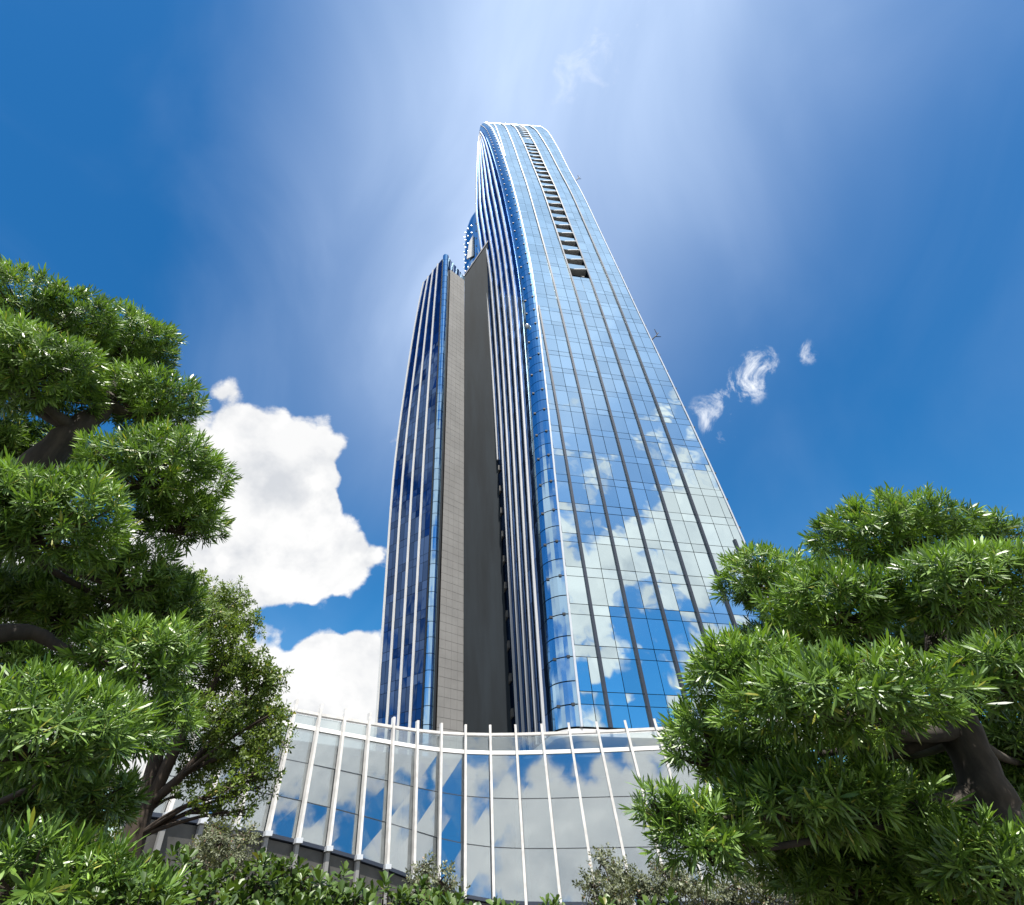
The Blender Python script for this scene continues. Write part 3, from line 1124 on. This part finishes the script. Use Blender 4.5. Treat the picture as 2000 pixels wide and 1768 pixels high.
def bez(p0, p1, p2, n=7):
    return [np.asarray(p0) * (1 - t) ** 2 + np.asarray(p1) * 2 * t * (1 - t) + np.asarray(p2) * t * t for t in np.linspace(0, 1, n)]


PINE = [cluster(R.randint(16, 26), 0.052, R.uniform(0.085, 0.115), 0.112, -8, 78, 0.05, leaf_tris, 0.25) for _ in range(16)]
SHRB = [cluster(R.randint(9, 13), 0.034, 0.055, 0.48, 0, 70, 0.03, leaf_round, 0.35) for _ in range(6)]
BRD = [cluster(R.randint(9, 13), 0.05, 0.085, 0.42, -30, 70, 0.10, leaf_round, 0.4) for _ in range(6)]
FINE = [cluster(R.randint(9, 13), 0.022, 0.038, 0.5, -20, 70, 0.07, leaf_round, 0.3) for _ in range(5)]


def knobbly(pts, rad, rough=0.10, per=5):
    """smooth a limb through its points and give it an uneven girth"""
    P = [np.asarray(p, float) for p in pts]
    out, ro = [], []
    for i in range(len(P) - 1):
        p0, p1, p2, p3 = P[max(i - 1, 0)], P[i], P[i + 1], P[min(i + 2, len(P) - 1)]
        for k in range(per):
            t = k / per
            out.append(0.5 * (2 * p1 + (p2 - p0) * t + (2 * p0 - 5 * p1 + 4 * p2 - p3) * t * t + (3 * p1 - p0 - 3 * p2 + p3) * t ** 3))
            r = rad[i] * (1 - t) + rad[i + 1] * t
            ro.append(r * (1 + R.uniform(-rough, rough)))
            out[-1] = out[-1] + np.array([R.uniform(-1, 1), R.uniform(-1, 1), 0]) * r * rough
    out.append(P[-1]); ro.append(rad[-1])
    return out, ro


def pine_tree(name, label, base, trunk_pts, trunk_rad, pads, spacing, nparts=300, cat='tree', group=None, leafmat='pine', extra_branches=()):
    """pads: (px, py, Y, rx_px, ry_px, join index on the trunk)"""
    root = empty(name, base, label, cat, group)
    tb = MB(); tb.tube(*knobbly(trunk_pts, trunk_rad), 14); tb.build('trunk', M['bark'], root, smooth=True)
    for pts, rad in extra_branches:
        eb = MB(); eb.tube(*knobbly(pts, rad), 10); eb.build('branch', M['bark'], root, smooth=True)
    PP, AA = [], []
    twig = MB()
    for (px, py, Y, rxp, ryp, j) in pads:
        c = atY(px, py, Y)
        s = (Y * CP + (c[2] - EYE) * SP)
        r = np.array([rxp * s / FPX * 0.95, rxp * 0.80 * s / FPX, ryp * s / FPX])
        P, A_ = pad_points(c, r, spacing)
        PP.append(P); AA.append(A_)
        st = np.asarray(trunk_pts[j], float)
        low = c - np.array([0, 0, r[2] * 0.45])
        mid = (st + low) / 2 + np.array([R.uniform(-.1, .1), R.uniform(-.1, .1), -0.08])
        path = bez(st, mid, low, 7)
        r0 = max(0.022, 0.05 * (r[0] / 0.5))
        bb = MB(); bb.tube(path, [r0 * (1.25 - 0.75 * k / 6) for k in range(7)], 8); bb.build('branch', M['bark'], root, smooth=True)
        for k in range(22):
            e = P[rng.integers(0, len(P))]
            m_ = low * 0.5 + e * 0.5 - np.array([0, 0, 0.04])
            twig.tube(bez(low, m_, e, 4), [0.010, 0.008, 0.006, 0.004], 5)
    P = np.vstack(PP); A_ = np.vstack(AA)
    twig.build('twigs', M['bark_dark'], root, kind='stuff')
    dist = np.linalg.norm(P - CAMP, axis=1)
    face = np.einsum('ij,ij->i', A_ / np.linalg.norm(A_, axis=1, keepdims=True), (CAMP - P) / dist[:, None])
    v = P - CAMP
    dep = v[:, 1] * CP + v[:, 2] * SP
    sx = CX + FPX * v[:, 0] / np.maximum(dep, 0.1)
    sy = CY - FPX * (-v[:, 1] * SP + v[:, 2] * CP) / np.maximum(dep, 0.1)
    inside = (sx > 0) & (sx < 2000) & (sy > 0) & (sy < 1768)
    key = dist - 0.8 * face + np.where(inside, 0, 50)
    S = rng.uniform(0.75, 1.3, len(P))
    scatter(root, 'leaf_cluster', 'foliage', PINE, P, A_, S, M[leafmat], nparts, key)
    return root


# ------------------------------------------------------------------ cloud-pruned tree on the left
tp = [np.array([-3.75, 3.9, 0.0]), np.array([-3.6, 3.85, 1.6]), np.array([-3.68, 3.8, 2.7]), np.array([-3.75, 3.75, 3.7]),
      atY(80, 905, 3.75), atY(150, 840, 3.75), atY(215, 790, 3.8)]
pine_tree('podocarpus_tree', 'tall cloud-pruned pine with layered leaf pads at the left edge', (-3.75, 3.9, 0), tp,
          [0.24, 0.2, 0.17, 0.16, 0.15, 0.11, 0.07],
          [(85, 640, 3.6, 132, 60, 6), (258, 682, 4.2, 80, 64, 6), (65, 735, 3.3, 130, 70, 5), (-60, 665, 4.0, 110, 76, 5),
           (290, 795, 4.0, 98, 52, 6), (292, 925, 3.7, 126, 66, 4), (90, 1025, 3.2, 140, 92, 3), (350, 1020, 4.2, 74, 52, 4),
           (262, 1130, 4.2, 80, 52, 3), (-30, 1010, 2.9, 60, 100, 3), (272, 1298, 3.7, 106, 72, 2), (85, 1435, 3.0, 148, 86, 1),
           (215, 1430, 3.4, 80, 62, 1), (20, 1165, 4.6, 120, 40, 2), (310, 1405, 4.4, 62, 46, 1), (-20, 860, 4.5, 60, 70, 4), (150, 1195, 4.8, 140, 70, 2), (90, 1570, 4.2, 170, 60, 1), (320, 1190, 4.7, 66, 60, 3), (70, 900, 4.9, 80, 70, 4), (180, 720, 4.8, 110, 60, 6), (20, 1320, 4.4, 110, 60, 1)],
          0.070, extra_branches=[([atY(-30, 1240, 3.4), atY(60, 1235, 3.6), atY(110, 1260, 3.7), atY(170, 1290, 3.7)], [0.06, 0.05, 0.035, 0.02])])
# near pine bush in the bottom left corner
bp = [np.array([-2.0, 2.3, 0.0]), np.array([-1.95, 2.35, 0.6]), np.array([-1.9, 2.4, 1.1])]
pine_tree('podocarpus_bush', 'low long-leaved pine bush filling the bottom left corner', (-2.0, 2.3, 0), bp, [0.07, 0.06, 0.04],
          [(60, 1722, 2.9, 115, 52, 2), (185, 1735, 3.0, 85, 46, 2), (270, 1768, 3.1, 60, 34, 2), (0, 1690, 3.2, 80, 40, 2)],
          0.08, nparts=200, cat='bush')

# ------------------------------------------------------------------ cloud-pruned tree on the right
tp = [np.array([3.15, 3.75, 0.0]), atY(1990, 1690, 3.7), atY(1925, 1540, 3.7), atY(1872, 1420, 3.75), atY(1845, 1300, 3.85), atY(1815, 1180, 4.05), atY(1790, 1090, 4.2)]
pine_tree('podocarpus_tree', 'broad cloud-pruned pine with dark undersides at the right edge', (3.05, 3.55, 0), tp,
          [0.17, 0.145, 0.125, 0.105, 0.09, 0.07, 0.045],
          [(1735, 1052, 4.3, 135, 55, 6), (1930, 1052, 4.5, 58, 28, 5), (1505, 1142, 4.3, 86, 56, 4), (1635, 1188, 3.8, 122, 50, 5),
           (1880, 1160, 3.5, 145, 66, 5), (1470, 1322, 3.6, 118, 54, 3), (1640, 1378, 3.15, 200, 64, 3),
           (1385, 1462, 4.0, 74, 58, 3), (1610, 1572, 3.6, 180, 50, 2), (1372, 1640, 3.5, 90, 56, 2),
           (1290, 1585, 3.5, 38, 26, 2), (1800, 1690, 4.3, 130, 52, 1), (1975, 1665, 4.2, 80, 75, 1), (1930, 1700, 3.35, 120, 60, 1), (1970, 1330, 3.2, 95, 58, 4),
           (1490, 1505, 4.2, 110, 44, 3), (1690, 1625, 4.7, 190, 70, 1), (1930, 1555, 4.9, 110, 90, 2), (1540, 1650, 4.6, 140, 60, 1), (1975, 1450, 4.6, 100, 80, 3), (1740, 1455, 4.9, 120, 44, 3), (1890, 1300, 4.9, 120, 60, 4), (1720, 1280, 4.8, 110, 40, 4), (1560, 1260, 4.7, 100, 40, 4), (1820, 1750, 4.6, 200, 60, 1), (1640, 1720, 4.4, 110, 40, 1), (1890, 1745, 4.0, 120, 42, 1), (1990, 1230, 4.2, 70, 50, 5)],
          0.070)


# ------------------------------------------------------------------ looser trees and shrubs
def loose_tree(name, label, base, stems, lobes, Y, variants, mat, spacing, cat='tree', group=None, nparts=0, partname='leaf_cluster', sc=(0.8, 1.25), bark='bark_dark'):
    root = empty(name, base, label, cat, group)
    ends = []
    for pts, rad in stems:
        tb = MB(); tb.tube(*knobbly(pts, rad, 0.08, 3), 9); tb.build('trunk', M[bark], root, smooth=True)
        ends += list(zip(pts, rad))
    PP, AA = [], []
    tw = MB()
    for lb in lobes:
        px, py, rp = lb[:3]
        yy = Y + (lb[3] if len(lb) > 3 else R.uniform(-0.5, 0.5))
        c = atY(px, py, yy)
        s = (yy * CP + (c[2] - EYE) * SP)
        r = rp * s / FPX
        n = max(12, int(4.2 * r ** 3 / spacing ** 3))
        d = rng.normal(size=(n, 3))
        d /= np.linalg.norm(d, axis=1, keepdims=True)
        rad = rng.random((n, 1)) ** 0.45
        P = c + d * rad * r * np.array([1, 1, 0.85]) * lump(d, rng.random() * 6)[:, None]
        PP.append(P)
        AA.append(d + np.array([0, 0, 0.4]) + rng.normal(size=d.shape) * 0.5)
        st, r0 = min(ends, key=lambda e: np.linalg.norm(e[0] - c) + 2.0 * max(0.0, e[0][2] - c[2] + 0.6 * np.linalg.norm((e[0] - c)[:2])))
        path = bez(st, (st + c) / 2 + np.array([0, 0, 0.12]), c, 6)
        br_ = MB(); br_.tube(path, [max(0.006, min(r0, 0.03) * (1 - 0.14 * k)) for k in range(6)], 6); br_.build('branch', M[bark], root, smooth=True)
        for k in range(min(n, 16)):
            e = P[k]
            tw.tube(bez(c if k % 2 else path[3], (c + e) / 2, e, 3), [0.008, 0.006, 0.003], 4)
    tw.build('twigs', M[bark], root, kind='stuff')
    P, A_ = np.vstack(PP), np.vstack(AA)
    S = rng.uniform(sc[0], sc[1], len(P))
    key = np.linalg.norm(P - CAMP, axis=1)
    scatter(root, partname, 'foliage', variants, P, A_, S, M[mat], nparts, key)
    return root


Yc = 8.0
b0 = atY(262, 1640, Yc)
stems = [([np.array([b0[0], b0[1], 0]), b0, atY(285, 1560, Yc), atY(305, 1480, Yc), atY(322, 1400, Yc), atY(345, 1300, Yc)], [0.17, 0.14, 0.11, 0.09, 0.07, 0.04]),
         ([atY(275, 1600, Yc), atY(325, 1500, Yc), atY(365, 1420, Yc), atY(420, 1330, Yc), atY(460, 1250, Yc)], [0.10, 0.08, 0.065, 0.045, 0.025]),
         ([atY(290, 1570, Yc), atY(350, 1520, Yc), atY(420, 1440, Yc), atY(480, 1380, Yc)], [0.07, 0.055, 0.04, 0.02])]
loose_tree('camphor_tree', 'slender small-leaved tree with several dark stems before the glass pavilion', (b0[0], b0[1], 0), stems,
           [(372, 1150, 42), (440, 1180, 46), (478, 1222, 34), (400, 1235, 60), (480, 1290, 40), (340, 1180, 50), (520, 1330, 42), (440, 1310, 55),
            (500, 1390, 50), (530, 1440, 36), (430, 1400, 50), (480, 1470, 50), (400, 1470, 42), (450, 1540, 30), (500, 1540, 30), (520, 1500, 30),
            (370, 1350, 40), (310, 1250, 55), (540, 1390, 26), (395, 1560, 24), (350, 1555, 20), (430, 1575, 28), (385, 1505, 34), (470, 1585, 24), (420, 1490, 34), (350, 1450, 30)],
           Yc, BRD, 'broad', 0.094, sc=(0.6, 1.0))

# background trees glimpsed under the right-hand pine
for k, (px, py, Y, lab) in enumerate([(1850, 1530, 11.0, 'sunlit lime green tree seen under the right pine branches'),
                                      (2010, 1500, 9.5, 'sunlit yellow-green tree at the right edge behind the pine trunk'),
                                      (1740, 1650, 12.0, 'low sunlit tree behind the lowest branches of the right pine'),
                                      (60, 1570, 8.5, 'dark leafy tree behind the left pine pads at the left edge'),
                                      (110, 1620, 9.5, 'dark leafy tree between the left pine and the slender tree')]):
    c = atY(px, py, Y)
    loose_tree('background_tree', lab, (c[0], c[1], 0), [([np.array([c[0], c[1], 0]), np.array([c[0], c[1], c[2] * 0.5]), c], [0.12, 0.10, 0.05])],
               [(px + dx, py + dy, rr_) for dx, dy, rr_ in ((0, 0, 75), (-70, 30, 55), (70, 20, 55), (0, -60, 55), (-40, 70, 50), (60, 80, 45))],
               Y, BRD, 'lime' if k < 3 else 'broad', 0.15, group='trees behind the pines', sc=(0.9, 1.5))

# broad-leaved shrubs along the bottom
tops_s = [(330, 1648, 3.4), (415, 1700, 3.3), (500, 1655, 3.5), (585, 1662, 3.6), (660, 1692, 3.5), (735, 1702, 3.5), (800, 1700, 3.7),
          (865, 1722, 3.6), (930, 1738, 3.6), (1000, 1752, 3.6), (1070, 1748, 3.7), (1170, 1748, 3.6), (270, 1700, 2.9), (440, 1745, 2.8), (560, 1735, 2.9), (690, 1745, 2.9), (810, 1752, 3.0), (1290, 1735, 3.2)]
slab_ = ['glossy shrub beside the slender tree foot at bottom left', 'shaded shrub in the dip right of the slender tree', 'tall glossy shrub under the third glass bay from the left',
         'tall glossy shrub covering the dark plinth corner', 'rounded shrub below the dark glass bays', 'shrub under the last clamped post',
         'shrub with upright shoots left of the twiggy bush', 'low shrub below the tower gap', 'low shrub tip under the centre posts', 'sparse shrub tips with bare glass above',
         'pair of leafy tips by the white sill', 'small leafy tip in front of the twiggy grey shrub', 'near shrub between pine bush and hedge', 'near shrub on the bottom edge left of centre',
         'near bright shrub on the bottom edge under the leaning posts', 'near shrub on the bottom edge below the dark bays', 'near shrub on the bottom edge below the centre', 'dark leafy shrub below the right pine sprig']
for (px, py, Y), lab in zip(tops_s, slab_):
    top = atY(px, py, Y)
    root = empty('leafy_shrub', (top[0], top[1], 0.1), lab, 'shrub', 'hedge shrubs along the bottom')
    st = MB()
    P, A_ = [], []
    wide = 0.17
    for k in range(34):
        ang = R.uniform(0, 2 * math.pi)
        rr_ = wide * math.sqrt(R.random())
        tipz = top[2] - 0.05 - 1.1 * rr_ ** 1.6 * 2 - R.random() ** 2 * 0.22
        tip = np.array([top[0] + rr_ * math.cos(ang) * 1.25, top[1] + rr_ * math.sin(ang), tipz])
        low = np.array([top[0] + rr_ * 0.3 * math.cos(ang), top[1] + rr_ * 0.3 * math.sin(ang), 0.15])
        pth = bez(low, low * 0.4 + tip * 0.6 + np.array([R.uniform(-.05, .05), 0, 0]), tip, 6)
        st.tube(pth, [0.010, 0.009, 0.008, 0.007, 0.006, 0.004], 4)
        P.append(tip); A_.append([math.cos(ang) * 0.3, math.sin(ang) * 0.3, 1.0])
        for j in range(9):
            t = R.uniform(0.45, 0.97)
            q = (1 - t) * low + t * tip
            P.append(q + np.array([R.uniform(-.05, .05), R.uniform(-.05, .05), R.uniform(-.03, .03)]))
            a2 = R.uniform(0, 6.28)
            A_.append([math.cos(a2), math.sin(a2), R.uniform(0.3, 1.0)])
    st.build('stems', M['bark_dark'], root, kind='stuff')
    P, A_ = np.array(P), np.array(A_, float)
    vis = -P[:, 2] + 0.3 * np.linalg.norm(P - CAMP, axis=1)
    scatter(root, 'leaf_rosette', 'foliage', SHRB, P, A_, rng.uniform(0.8, 1.3, len(P)), M['shrub'], 26, vis)

# twiggy grey shrubs in front of the glass
for (lobes, lab) in [([(1180, 1690, 26), (1215, 1720, 34), (1160, 1735, 30), (1250, 1750, 34), (1200, 1765, 36)], 'twiggy grey shrub rising before the fourth glass bay from the right pine'),
                     ([(1300, 1705, 26), (1340, 1730, 34), (1290, 1745, 34), (1380, 1755, 34)], 'twiggy grey shrub under the right pine sprig'),
                     ([(1440, 1725, 30), (1490, 1745, 34), (1540, 1735, 34), (1430, 1765, 34), (1590, 1755, 34)], 'twiggy pale shrub below the lowest right pine pad'),
                     ([(830, 1700, 22), (860, 1720, 26), (815, 1730, 26), (880, 1745, 24)], 'small twiggy grey shrub standing among the hedge leaves'),
                     ([(430, 1650, 34), (480, 1640, 24), (400, 1670, 34), (450, 1690, 34), (420, 1620, 18)], 'dark twiggy shrub before the plinth right of the slender tree')]:
    Yq = 7.0
    c = atY(lobes[1][0], 1768, Yq)
    ztop = atY(lobes[0][0], lobes[0][1], Yq)
    loose_tree('twiggy_shrub', lab, (c[0], c[1], 0.1),
               [([np.array([c[0], c[1], 0.05]), np.array([c[0] + 0.05, c[1], 0.8]), ztop], [0.02, 0.014, 0.006]),
                ([np.array([c[0], c[1], 0.05]), np.array([c[0] - 0.1, c[1], 0.7]), atY(lobes[2][0], lobes[2][1], Yq)], [0.018, 0.012, 0.006])],
               lobes, Yq, FINE, 'fine', 0.062, cat='shrub', group='twiggy shrubs before the glass', sc=(0.8, 1.3))
